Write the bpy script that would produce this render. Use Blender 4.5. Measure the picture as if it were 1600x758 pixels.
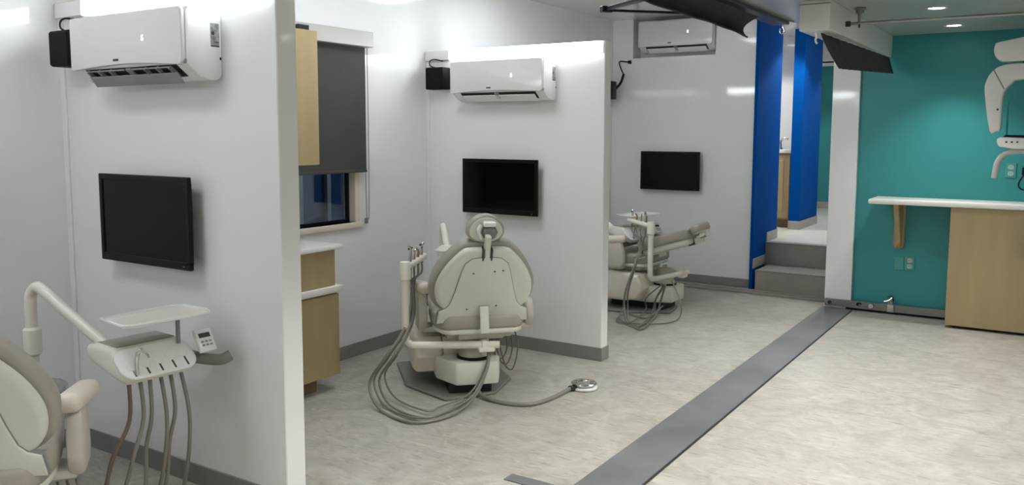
import bpy, bmesh, math, random
from mathutils import Vector, Matrix
for o in list(bpy.data.objects): bpy.data.objects.remove(o)
SC = bpy.context.scene
COL = SC.collection
R = math.radians
random.seed(7)

# ------------------------------------------------------------------ camera
cam = bpy.data.cameras.new('camera')
cam.sensor_width = 36.0
cam.lens = 1322.2 / 1600 * 36
cam.shift_y = (341.5 - 379) / 1600
cam.clip_start = 0.05
co = bpy.data.objects.new('camera', cam); COL.objects.link(co)
yaw, pit, rol = .573518, .101348, .0028
f = Vector((-math.sin(yaw)*math.cos(pit), math.cos(yaw)*math.cos(pit), -math.sin(pit)))
rt = Vector((math.cos(yaw), math.sin(yaw), 0)); up = rt.cross(f)
rt, up = rt*math.cos(rol)+up*math.sin(rol), up*math.cos(rol)-rt*math.sin(rol)
co.matrix_world = Matrix(((rt.x, up.x, -f.x, 0), (rt.y, up.y, -f.y, 0), (rt.z, up.z, -f.z, 1.6), (0, 0, 0, 1)))
SC.camera = co

# ------------------------------------------------------------------ world (night outside) and exposure
w = bpy.data.worlds.new('night'); SC.world = w; w.use_nodes = True
bgn = w.node_tree.nodes['Background']; bgn.inputs[0].default_value = (.010, .018, .035, 1); bgn.inputs[1].default_value = 1
SC.view_settings.view_transform = 'Standard'; SC.view_settings.look = 'None'
SC.view_settings.exposure = 0.60; SC.view_settings.gamma = 1
SC.view_settings.use_curve_mapping = False
LED_BAY, LED_DOWN, LED_HALL = 12.0, 100.0, 58.0     # strip emission, watts per downlight, watts in hallway

# ------------------------------------------------------------------ materials
def lin(c):
    return tuple(((v/255)/12.92 if v/255 <= .04045 else ((v/255+.055)/1.055)**2.4) for v in c) + (1,)
MATS = {}
def mat(name, rgb, rough=.5, metal=0, var=.06, scale=4, stretch=(1,1,1), bump=0, bscale=60, emit=0, spec=.5, coat=0, trans=0, detail=4, dist=0):
    m = bpy.data.materials.new(name); m.use_nodes = True; nt = m.node_tree; N = nt.nodes; L = nt.links
    p = N['Principled BSDF']; c = lin(rgb)
    p.inputs['Roughness'].default_value = rough; p.inputs['Metallic'].default_value = metal
    p.inputs['Specular IOR Level'].default_value = spec; p.inputs['Coat Weight'].default_value = coat
    p.inputs['Coat Roughness'].default_value = .05
    p.inputs['Transmission Weight'].default_value = trans
    tc = N.new('ShaderNodeTexCoord'); mp = N.new('ShaderNodeMapping'); mp.inputs['Scale'].default_value = stretch
    L.new(tc.outputs['Object'], mp.inputs[0])
    nz = N.new('ShaderNodeTexNoise'); nz.inputs['Scale'].default_value = scale; nz.inputs['Detail'].default_value = detail
    nz.inputs['Distortion'].default_value = dist
    L.new(mp.outputs[0], nz.inputs[0])
    rp = N.new('ShaderNodeValToRGB'); rp.color_ramp.elements[0].position = .3; rp.color_ramp.elements[1].position = .7
    rp.color_ramp.elements[0].color = tuple(v*(1-var) for v in c[:3])+(1,); rp.color_ramp.elements[1].color = tuple(min(1, v*(1+var)) for v in c[:3])+(1,)
    L.new(nz.outputs[0], rp.inputs[0]); L.new(rp.outputs[0], p.inputs['Base Color'])
    if bump:
        b = N.new('ShaderNodeTexNoise'); b.inputs['Scale'].default_value = bscale; b.inputs['Detail'].default_value = 3
        L.new(mp.outputs[0], b.inputs[0])
        bn = N.new('ShaderNodeBump'); bn.inputs['Strength'].default_value = bump; bn.inputs['Distance'].default_value = .01
        L.new(b.outputs[0], bn.inputs['Height']); L.new(bn.outputs[0], p.inputs['Normal'])
    if emit:
        p.inputs['Emission Color'].default_value = c; p.inputs['Emission Strength'].default_value = emit
    MATS[name] = m
    return m
mat('wall_panel', (238, 238, 237), .06, var=.02, scale=.7, bump=.012, bscale=5, spec=.55)
mat('ceiling_panel', (226, 227, 226), .16, var=.02, scale=.6, bump=.01, bscale=4, spec=.6)
mat('ceiling_grey', (166, 173, 170), .3, var=.02, scale=.6, bump=.006, bscale=4, spec=.6)
mat('header_paint', (222, 222, 219), .3, var=.02)
mat('teal_paint', (50, 142, 143), .4, var=.03, scale=1.2, bump=.02, bscale=120)
mat('blue_paint', (0, 74, 150), .75, var=.03, scale=1.5, spec=.04)
mat('baseboard_rubber', (136, 135, 131), .4, var=.05)
mat('hall_skirting', (160, 158, 150), .4, var=.04)
mat('aluminium', (150, 150, 148), .38, 1, var=.08, scale=12, stretch=(.4, 6, 6))
mat('strip_metal', (122, 124, 124), .5, .3, var=.2, scale=2.2, detail=5)
mat('strip_edge', (78, 80, 82), .4, .7, var=.1)
mat('step_vinyl', (150, 146, 138), .45, var=.1, scale=7)
mat('hall_vinyl', (205, 203, 196), .35, var=.06, scale=5)
mat('black_plastic', (9, 9, 10), .4, var=.05, spec=.25)
mat('screen', (4, 4, 5), .14, var=.02, spec=.22)
mat('speaker_cloth', (6, 6, 7), .7, spec=.2, var=.1, bump=.2, bscale=300)
mat('white_plastic', (236, 236, 234), .22, var=.02)
mat('ac_front', (218, 218, 214), .10, var=.015, spec=.6)
mat('vent_dark', (26, 26, 27), .5)
mat('vent_grey', (138, 138, 137), .45)
mat('head_mat', (158, 154, 146), .5)
mat('sticker', (150, 152, 154), .5, var=.35, scale=60, detail=1)
mat('ink', (60, 62, 66), .5)
mat('display_led', (190, 200, 255), .3, emit=2.5)
mat('led_lens', (243, 249, 255), .3, var=0, emit=LED_BAY)
mat('added_panel_lens', (246, 250, 255), .3, var=0, emit=7.5)
mat('down_lens', (255, 255, 252), .3, var=0, emit=18)
mat('chair_vinyl', (166, 161, 149), .42, var=.05, scale=3, bump=.03, bscale=90)
mat('chair_shell', (218, 219, 206), .38, var=.02)
mat('chair_cover', (222, 214, 199), .35, var=.03)
mat('chair_frame', (196, 191, 178), .4, var=.03)
mat('enamel', (232, 228, 217), .28, var=.02)
mat('plate_grey', (128, 127, 121), .5, var=.06)
mat('hose_grey', (132, 129, 121), .45, var=.05)
mat('hose_brown', (112, 98, 88), .5, var=.05)
mat('chrome', (205, 205, 203), .14, 1, var=.02)
mat('brass', (190, 165, 120), .25, 1, var=.03)
mat('dark_steel', (70, 70, 70), .35, .8)
mat('maple', (172, 153, 113), .42, var=.07, scale=3.5, stretch=(2.5, 2.5, .25), detail=6)
mat('maple_dark', (120, 98, 66), .5, var=.08, scale=4, stretch=(2, 2, .3))
mat('counter_white', (236, 234, 228), .28, var=.015)
mat('curtain_cloth', (50, 51, 50), .85, var=.08, scale=6, bump=.12, bscale=220)
mat('blind_cloth', (66, 67, 64), .8, var=.05, scale=5, bump=.1, bscale=350)
mat('headrail', (186, 186, 181), .35, .2, var=.03)
mat('frame_cream', (226, 215, 200), .35, var=.02)
mat('outlet_teal', (70, 150, 144), .4)
mat('outlet_face', (170, 190, 184), .4)
mat('clear_film', (190, 192, 188), .15, var=.02, trans=.6)
mat('night_wall', (44, 72, 112), .7, var=.3, scale=1.5)
mat('asphalt', (40, 42, 46), .9, var=.2)
# window glass: see-through with a clear reflection
gm = bpy.data.materials.new('window_glass'); gm.use_nodes = True; nt = gm.node_tree
for n in list(nt.nodes): nt.nodes.remove(n)
o_ = nt.nodes.new('ShaderNodeOutputMaterial'); mx = nt.nodes.new('ShaderNodeMixShader'); tr = nt.nodes.new('ShaderNodeBsdfTransparent'); gl = nt.nodes.new('ShaderNodeBsdfGlossy'); fr = nt.nodes.new('ShaderNodeFresnel')
tr.inputs[0].default_value = (.8, .85, .88, 1); gl.inputs['Roughness'].default_value = .02; fr.inputs[0].default_value = 1.5; mx.inputs[0].default_value = .09
nt.links.new(tr.outputs[0], mx.inputs[1]); nt.links.new(gl.outputs[0], mx.inputs[2]); nt.links.new(mx.outputs[0], o_.inputs[0])
MATS['window_glass'] = gm
# sheet vinyl floor: warm grey with short irregular flecks
fm = bpy.data.materials.new('floor_vinyl'); fm.use_nodes = True; nt = fm.node_tree; N = nt.nodes; L = nt.links; p = N['Principled BSDF']
tc = N.new('ShaderNodeTexCoord')
def ramp(inp, a, b, ca, cb):
    r_ = N.new('ShaderNodeValToRGB'); r_.color_ramp.elements[0].position = a; r_.color_ramp.elements[1].position = b
    r_.color_ramp.elements[0].color = ca; r_.color_ramp.elements[1].color = cb; L.new(inp, r_.inputs[0]); return r_.outputs[0]
n1 = N.new('ShaderNodeTexNoise'); n1.inputs['Scale'].default_value = 5; n1.inputs['Detail'].default_value = 8; n1.inputs['Roughness'].default_value = .65; n1.inputs['Distortion'].default_value = 1.2
L.new(tc.outputs['Object'], n1.inputs[0])
base = ramp(n1.outputs[0], .32, .68, lin((160, 156, 146)), lin((187, 184, 175)))
def flecks(rot, sc, thr, seedoff):
    mp = N.new('ShaderNodeMapping'); mp.inputs['Rotation'].default_value = (0, 0, rot); mp.inputs['Scale'].default_value = sc; mp.inputs['Location'].default_value = (seedoff, seedoff*2, 0)
    L.new(tc.outputs['Object'], mp.inputs[0]); n = N.new('ShaderNodeTexNoise'); n.inputs['Scale'].default_value = 1; n.inputs['Detail'].default_value = 3; n.inputs['Distortion'].default_value = .9
    L.new(mp.outputs[0], n.inputs[0]); return ramp(n.outputs[0], thr, thr+.06, (0, 0, 0, 1), (1, 1, 1, 1))
def mixc(fac, a, col):
    m_ = N.new('ShaderNodeMix'); m_.data_type = 'RGBA'; L.new(a, m_.inputs[6]); m_.inputs[7].default_value = col
    k = N.new('ShaderNodeMath'); k.operation = 'MULTIPLY'; k.inputs[1].default_value = .55; L.new(fac, k.inputs[0]); L.new(k.outputs[0], m_.inputs[0]); return m_.outputs[2]
c = mixc(flecks(.5, (9, 60, 1), .61, 3), base, lin((134, 128, 117)))
c = mixc(flecks(-.9, (10, 55, 1), .62, 11), c, lin((133, 127, 117)))
c = mixc(flecks(1.6, (8, 50, 1), .62, 23), c, lin((204, 200, 190)))
L.new(c, p.inputs['Base Color']); p.inputs['Roughness'].default_value = .42; p.inputs['Specular IOR Level'].default_value = .4
MATS['floor_vinyl'] = fm

# ------------------------------------------------------------------ mesh helpers
def bx(x0, x1, y0, y1, z0, z1, b=0, seg=2):
    bm = bmesh.new()
    vs = [bm.verts.new((x, y, z)) for x in (x0, x1) for y in (y0, y1) for z in (z0, z1)]
    for q in ((0, 1, 3, 2), (4, 6, 7, 5), (0, 4, 5, 1), (2, 3, 7, 6), (0, 2, 6, 4), (1, 5, 7, 3)): bm.faces.new([vs[i] for i in q])
    bmesh.ops.recalc_face_normals(bm, faces=bm.faces)
    if b: bmesh.ops.bevel(bm, geom=bm.edges[:], offset=b, segments=seg, profile=.5, affect='EDGES', clamp_overlap=True)
    return bm
def prism(pts, ax, a0, a1, b=0, seg=2):
    """polygon in the two other axes (cyclic order kept x,y,z), extruded along ax"""
    bm = bmesh.new()
    def P(u, v, a): return {'x': (a, u, v), 'y': (u, a, v), 'z': (u, v, a)}[ax]
    A = [bm.verts.new(P(u, v, a0)) for u, v in pts]; B = [bm.verts.new(P(u, v, a1)) for u, v in pts]
    fa = bm.faces.new(A); fb = bm.faces.new(B[::-1])
    n = len(pts)
    for i in range(n): bm.faces.new((A[i], B[i], B[(i+1) % n], A[(i+1) % n]))
    bmesh.ops.recalc_face_normals(bm, faces=bm.faces)
    if b:
        es = [e for e in bm.edges if (e.verts[0] in A and e.verts[1] in A) or (e.verts[0] in B and e.verts[1] in B)] if len(pts) > 8 else bm.edges[:]
        bmesh.ops.bevel(bm, geom=es, offset=b, segments=seg, profile=.5, affect='EDGES', clamp_overlap=True)
    return bm
def cat(pts, n=6, closed=False):
    P = [Vector(p) for p in pts]; out = []; m = len(P)
    rng = range(m) if closed else range(m-1)
    for i in rng:
        if closed: a, b, c, d = P[(i-1) % m], P[i], P[(i+1) % m], P[(i+2) % m]
        else: a, b, c, d = P[max(i-1, 0)], P[i], P[i+1], P[min(i+2, m-1)]
        for k in range(n):
            t = k/n
            out.append(.5*((2*b)+(c-a)*t+(2*a-5*b+4*c-d)*t*t+(3*b-a-3*c+d)*t**3))
    if not closed: out.append(P[-1])
    return out
def tube(pts, r, n=6, seg=10, smooth=True, closed=False):
    P = cat(pts, n, closed) if smooth else [Vector(p) for p in pts]
    bm = bmesh.new(); rings = []; m = len(P); prev = None
    for i, p_ in enumerate(P):
        if closed: d = P[(i+1) % m]-P[i-1]
        else: d = P[min(i+1, m-1)]-P[max(i-1, 0)]
        d.normalize()
        if prev is None: prev = Vector((0, 0, 1)) if abs(d.z) < .9 else Vector((1, 0, 0))
        u = prev-d*prev.dot(d); u.normalize(); prev = u; v = d.cross(u)
        rr = r if not callable(r) else r(i/(m-1))
        rings.append([bm.verts.new(p_+u*rr*math.cos(2*math.pi*k/seg)+v*rr*math.sin(2*math.pi*k/seg)) for k in range(seg)])
    for i in range(m if closed else m-1):
        a, b = rings[i], rings[(i+1) % m]
        for k in range(seg): bm.faces.new((a[k], a[(k+1) % seg], b[(k+1) % seg], b[k]))
    if not closed: bm.faces.new(rings[0][::-1]); bm.faces.new(rings[-1])
    bmesh.ops.recalc_face_normals(bm, faces=bm.faces)
    return bm
def lathe(prof, c=(0, 0, 0), seg=28):
    bm = bmesh.new(); rings = []
    for r, z in prof:
        rings.append([bm.verts.new((c[0]+max(r, 1e-4)*math.cos(2*math.pi*k/seg), c[1]+max(r, 1e-4)*math.sin(2*math.pi*k/seg), c[2]+z)) for k in range(seg)])
    for a, b in zip(rings, rings[1:]):
        for k in range(seg): bm.faces.new((a[k], a[(k+1) % seg], b[(k+1) % seg], b[k]))
    bm.faces.new(rings[0][::-1]); bm.faces.new(rings[-1])
    bmesh.ops.recalc_face_normals(bm, faces=bm.faces)
    return bm
def xf(bm, M): bmesh.ops.transform(bm, matrix=M, verts=bm.verts[:]); return bm
def join(*bms):
    out = bms[0]
    for b in bms[1:]:
        me = bpy.data.meshes.new('t'); b.to_mesh(me); out.from_mesh(me); bpy.data.meshes.remove(me); b.free()
    return out
def rot(axis, deg, at=(0, 0, 0)):
    return Matrix.Translation(at) @ Matrix.Rotation(R(deg), 4, axis) @ Matrix.Translation(-Vector(at))
def obj(name, bm, m, parent=None, label=None):
    me = bpy.data.meshes.new(name); bm.to_mesh(me); bm.free()
    me.materials.append(MATS[m])
    for q in me.polygons: q.use_smooth = True
    me.set_sharp_from_angle(angle=R(35))
    o = bpy.data.objects.new(name, me); COL.objects.link(o)
    if parent: o.parent = parent
    if label: o['label'] = label
    return o
def tag(o, label, cat_, group=None):
    o['label'] = label; o['category'] = cat_
    if group: o['group'] = group
    return o
def thing(name, label, cat_, loc=(0, 0, 0), rz=0, group=None):
    o = bpy.data.objects.new(name, None); COL.objects.link(o); o.empty_display_size = .1
    o.location = loc; o.rotation_euler = (0, 0, R(rz))
    return tag(o, label, cat_, group)
def struct(name, bm, m, parent=None, label=None):
    o = obj(name, bm, m, parent, label)
    if not parent: o['kind'] = 'structure'
    return o
def at(o, M):      # place a bmesh built around the origin
    return xf(o, M)

# ------------------------------------------------------------------ the setting
XL, YP1, YP2, YF, PX, PT, PH = -4.17, 2.35, 5.23, 8.48, -2.63, .105, 2.222
ZC, ZR = 2.81, 2.45
XH0, XH1 = -1.53, -1.265
struct('floor', bx(-4.4, 1.6, -2.4, 8.8, -.1, 0), 'floor_vinyl')
fs = struct('trim_1', bx(-1.775, -1.515, -2.3, 8.06, .0, .005), 'strip_metal', label='flat grey metal floor plate covering the joint')
obj('edge_bar', bx(-1.515, -1.503, -2.3, 8.02, 0, .008, .002, 1), 'strip_edge', fs)
struct('trim_2', bx(-2.078, -1.777, 3.15, 3.225, 0, .006, .002, 1), 'strip_metal', label='short grey metal floor plate beside the long strip')
# left outside wall with the window opening
WY0, WY1, WZ0, WZ1 = 3.15, 4.42, .965, 2.12
bm = join(bx(XL-.12, XL, -2.4, WY0, 0, ZC), bx(XL-.12, XL, WY1, YF+.3, 0, ZC), bx(XL-.12, XL, WY0, WY1, 0, WZ0), bx(XL-.12, XL, WY0, WY1, WZ1, ZC))
struct('wall_left', bm, 'wall_panel')
struct('wall_partition_near', bx(XL, PX, YP1, YP1+PT, 0, PH, .004, 1), 'wall_panel', label='white glossy partition beside the nearest chair')
struct('wall_partition_middle', bx(XL, PX, YP2, YP2+PT-.01, 0, PH, .004, 1), 'wall_panel', label='white glossy partition behind the middle chair')
# far wall with a recess for the air conditioner
NX0, NX1, NZ0 = -3.93, -3.01, 2.398
bm = join(prism([(XL, 0), (-2.59, 0), (-2.59, ZC), (NX1, ZC), (NX1, NZ0), (NX0, NZ0), (NX0, ZC), (XL, ZC)], 'y', YF, YF+.2), bx(NX0-.02, NX1+.02, YF+.2, YF+.22, NZ0-.02, ZC))
struct('wall_far', bm, 'wall_panel')
struct('ceiling_bays', bx(XL-.12, -1.66, -2.4, 14, ZC, ZC+.1), 'ceiling_panel')
struct('ceiling_right', bx(-1.765, 1.6, -2.4, 8.2, ZR, ZR+.1), 'ceiling_grey')
# header over the floor joint, deeper far end
hb = struct('trim_3', bx(-1.775, -1.765, -2.4, 8.1, ZR-.006, ZC, .002, 1), 'header_paint', label='white ceiling edge above the floor joint')
obj('header_box', bx(-1.475, -1.285, 5.72, 8.1, 2.262, 2.45, .003, 1), 'header_paint', hb, 'boxed deeper end of the header')
obj('seam_bar', bx(-1.477, -1.283, 5.717, 5.726, 2.425, 2.432), 'vent_grey', hb)
obj('track_channel', bx(-1.9, -1.775, -2.3, 6.6, 2.415, 2.46, .003, 1), 'dark_steel', hb, 'dark curtain track')
obj('track_flange', bx(-1.775, -1.76, 3.2, 6.68, ZR-.012, ZR-.005), 'aluminium', hb)
struct('wall_teal', bx(-1.53, 1.6, 8.11, 8.22, 0, ZR+.05), 'teal_paint')
struct('trim_4', bx(-1.763, -1.53, 8.075, 8.22, 0, ZR, .004, 1), 'wall_panel', label='white column between the stairs and the teal wall')
struct('wall_partition_behind', bx(XL, PX, -.635, -.53, 0, PH, .004, 1), 'wall_panel')
struct('wall_right', bx(1.5, 1.6, -2.4, 8.2, 0, ZR+.05), 'wall_panel')
struct('wall_back', bx(-4.3, 1.6, -2.5, -2.4, 0, ZC), 'wall_panel')
# baseboards
BH, BT = .095, .008
def base(name, *boxes): struct(name, join(*[bx(*b_, .002, 1) for b_ in boxes]), 'baseboard_rubber')
base('baseboard_left_near', (XL, XL+BT, -2.4, YP1, 0, BH)); base('baseboard_left_middle', (XL, XL+BT, YP1+PT, YP2, 0, BH)); base('baseboard_left_far', (XL, XL+BT, YP2+PT, YF, 0, BH))
base('baseboard_partition_near', (XL+BT, PX+BT, YP1-BT, YP1, 0, BH), (PX, PX+BT, YP1, YP1+PT, 0, BH))
base('baseboard_partition_middle', (XL+BT, PX+BT, YP2-BT, YP2, 0, BH), (PX, PX+BT, YP2, YP2+PT, 0, BH))
base('baseboard_far', (XL+BT, -2.588, YF-.01, YF, .03, .115))
struct('trim_5', join(bx(XL+.01, -1.765, 8.30, 8.47, 0, .022, .003, 1), bx(XL+.01, -1.765, 8.345, 8.40, .022, .032, .003, 1)), 'hall_skirting', label='low threshold ledge along the far wall')
# corner trims in the bays
struct('trim_6', bx(XL, XL+.035, YP1-.012, YP1, BH, 2.2, .002, 1), 'wall_panel', label='thin white corner strip beside the near partition')
struct('trim_7', bx(XL, XL+.03, YP2-.01, YP2, BH, 2.2, .002, 1), 'wall_panel', label='thin white corner strip beside the middle partition')
# stairs and raised hallway
ZU, XB = .46, -2.555
st = struct('stairs', bx(XB, -1.765, 8.86, 8.98, .03, .2), 'step_vinyl', label='two grey vinyl steps up to the hallway')
obj('step', bx(XB+.05, -1.765, 8.375, 8.87, 0, .232, .004, 1), 'step_vinyl', st)
obj('step', bx(XB, -1.765, 8.872, 9.0, 0, ZU, .004, 1), 'step_vinyl', st)
obj('nosing', bx(XB+.05, -1.765, 8.370, 8.41, .222, .2345, .002, 1), 'baseboard_rubber', st)
obj('nosing', bx(XB, -1.765, 8.867, 8.9, ZU-.012, ZU+.002, .002, 1), 'baseboard_rubber', st)
struct('floor_hall', bx(-4.2, -1.5, 8.99, 14, ZU-.1, ZU), 'hall_vinyl')
struct('wall_hall_blue_near', bx(XB-.03, XB, 8.44, 9.285, .0, ZC), 'blue_paint', label='blue wall panel beside the steps')
struct('wall_nook_side', bx(XB-.13, XB-.03, 8.62, 9.28, .0, ZC), 'wall_panel')
struct('wall_hall_blue_far', bx(XB-.125, XB, 10.23, 11.08, ZU, ZC, .002, 1), 'blue_paint', label='blue wall panel beyond the sink nook')
struct('wall_hall_end', bx(-4.3, -1.5, 13.4, 13.5, ZU, ZC), 'teal_paint')
struct('wall_hall_right', bx(-1.765, -1.66, 8.22, 13.4, 0, ZC), 'wall_panel')
struct('wall_nook_back', bx(-4.2, XB-.12, 10.96, 11.06, ZU, ZC), 'wall_panel')
struct('wall_nook_left', bx(-4.3, -4.2, 8.7, 13.4, ZU, ZC), 'wall_panel')
def skirt(name, *boxes): struct(name, join(*[bx(*b_, .002, 1) for b_ in boxes]), 'hall_skirting')
skirt('baseboard_step', (XB, XB+.008, 8.44, 8.872, .232, .232+.1), (XB, XB+.008, 8.9, 9.29, ZU, ZU+.1), (XB-.03, XB+.008, 9.282, 9.29, ZU, ZU+.1))
skirt('baseboard_hall', (XB-.13, XB+.008, 10.222, 10.23, ZU, ZU+.1), (XB, XB+.008, 10.23, 11.085, ZU, ZU+.1))
skirt('baseboard_hall_end', (-4.2, -1.77, 13.39, 13.4, ZU, ZU+.1))
obj('rail_line', bx(-4.2, -1.77, 13.39, 13.4, 2.0, 2.012), 'teal_paint', bpy.data.objects['wall_hall_end'])
# window: deep cream frame, pane, night outside
wn = struct('window_1', join(bx(XL-.1, XL+.006, WY1-.012, WY1+.035, WZ0-.03, WZ1, .004, 1), bx(XL-.1, XL+.006, WY0, WY1, WZ1-.03, WZ1), bx(XL-.1, XL+.006, WY0-.03, WY0+.02, WZ0, WZ1)), 'frame_cream', label='cream framed window half covered by a blind')
obj('window_sill', bx(XL-.1, XL+.022, WY0-.02, WY1+.05, WZ0-.04, WZ0, .005, 2), 'frame_cream', wn)
obj('window_gasket', join(bx(XL-.075, XL-.055, WY0, WY1-.012, WZ0, WZ0+.02), bx(XL-.075, XL-.055, WY1-.035, WY1-.012, WZ0, WZ1-.02)), 'black_plastic', wn)
obj('pane', bx(XL-.07, XL-.064, WY0, WY1-.02, WZ0+.01, WZ1-.02), 'window_glass', wn)
gr = struct('ground_outside', bx(-14, -4.6, -4, 14, -1.3, -1.2), 'asphalt')
nb = thing('stand_in_wall', 'made-up dark wall outside, its pale ribs standing in for window reflections', 'wall', (-7.4, 0, -1.2))  # added wall; its pale ribs stand in for lines reflected in the pane
obj('wall_sheet', bx(-.2, 0, -1, 14, 0, 4.2), 'night_wall', nb)
for k in range(14): obj('reflection_rib', bx(0, .05, 4.6+k*.45, 4.66+k*.45, 0, 2.6+(k % 3)*.25), 'chair_frame', nb)
obj('ledge', bx(0, .08, 4.6, 13, 2.55, 2.61), 'chair_frame', nb)

sl = bpy.data.lights.new('outside_fill_light', 'POINT'); sl.energy = 90; sl.color = (.55, .75, 1); sl.shadow_soft_size = .15  # added point light, unseen, that brightens the wall outside
slo = bpy.data.objects.new('outside_fill_light', sl); COL.objects.link(slo); slo.location = (-6.2, 8.5, 3.4)
# ------------------------------------------------------------------ lamps
def led_strip(y, side, label):
    t = thing('led_strip_light', label, 'light', (0, y, 0), 0, 'partition top lights')
    s = -side      # side=+1: mounted on the face that looks towards -y
    def yy(a, b): return (min(s*a, s*b), max(s*a, s*b))
    obj('housing', bx(XL+.002, PX-.01, *yy(.001, .008), 2.143, PH-.002), 'white_plastic', t)
    obj('end_box', bx(XL+.003, -3.935, *yy(.008, .026), 2.147, PH-.003, .003, 1), 'wall_panel', t)
    obj('lens', bx(-3.934, -2.656, *yy(.008, .026), 2.147, PH-.003, .002, 1), 'led_lens', t)
    return t
led_strip(YP1, 1, 'long glowing strip light along the near partition top, above the largest air conditioner')
led_strip(YP2, 1, 'long glowing strip light along the middle partition top, facing the viewer')
led_strip(-.53, -1, 'strip light on the partition behind the viewer, outside the picture')
led_strip(YP1+PT, -1, 'strip light on the rear of the near partition, seen only as reflections')
led_strip(YP2+PT-.01, -1, 'strip light on the rear of the middle partition, seen only as reflections')
def ceiling_panel(y, label):  # unseen panels added to lift the general light in the bays
    t = thing('added_light_panel', label, 'light', (-3.25, y, ZC), 0, 'added bay ceiling panels')
    obj('panel_frame', join(bx(-.32, -.3, -.32, .32, -.012, 0), bx(.3, .32, -.32, .32, -.012, 0), bx(-.3, .3, -.32, -.3, -.012, 0), bx(-.3, .3, .3, .32, -.012, 0)), 'white_plastic', t)
    obj('added_panel_lens', bx(-.3, .3, -.3, .3, -.008, -.001), 'added_panel_lens', t)
ceiling_panel(5.85, 'added square ceiling light panel of the far bay, above the picture')
ceiling_panel(3.9, 'added square ceiling light panel of the middle bay, above the picture')
ceiling_panel(1.0, 'added square ceiling light panel of the nearest bay, above the picture')
def downlight(x, y, z, watt, label, grp, rad=.05, cone=90, blend=.25):
    t = thing('recessed_downlight', label, 'light', (x, y, z), 0, grp)
    obj('trim_ring', lathe([(.052, -.001), (.075, -.001), (.075, -.006), (.06, -.008), (.052, -.004)], seg=24), 'white_plastic', t)
    obj('lens', lathe([(.001, -.003), (.05, -.003), (.05, -.0045), (.001, -.0045)], seg=24), 'down_lens', t)
    l = bpy.data.lights.new('lamp', 'SPOT'); l.spot_size = R(cone); l.spot_blend = blend; l.shadow_soft_size = rad; l.energy = watt; l.color = (1, .985, .955)
    lo = bpy.data.objects.new('lamp', l); COL.objects.link(lo); lo.parent = t; lo.location = (0, 0, -.012)
    return t
k = 0
for xx in (-.76, .62):  # the right hand row is invented, unseen extra light
    for i in range(8):
        y = 7.57-1.1*i
        lab = 'assumed round recessed downlight outside the picture, over the right hand floor'
        if xx < 0 and i == 0: lab = 'small round downlight close to the teal wall, beyond the ceiling rod'
        if xx < 0 and i == 1: lab = 'round downlight at the top edge, nearer than the ceiling rod'
        if xx > 0 and i < 2: continue
        downlight(xx, y, ZR, LED_DOWN*(.52 if i < 2 else (1 if i < 3 else .82))*(.15 if xx > 0 else 1), lab, 'ceiling downlights', cone=100 if i < 2 else (90 if i < 3 else 120), blend=.7 if i < 2 else (.25 if i < 3 else .6))
for (x, y) in ((-2.1, 11.9), (-2.15, 9.7)): downlight(x, y, ZC, LED_HALL, 'hallway ceiling downlight above the raised floor, hidden from view', 'hallway downlights', cone=130)
downlight(-3.2, 9.9, ZC, LED_HALL*.8, 'downlight over the hidden part of the sink nook', 'nook downlight', cone=140)

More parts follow.
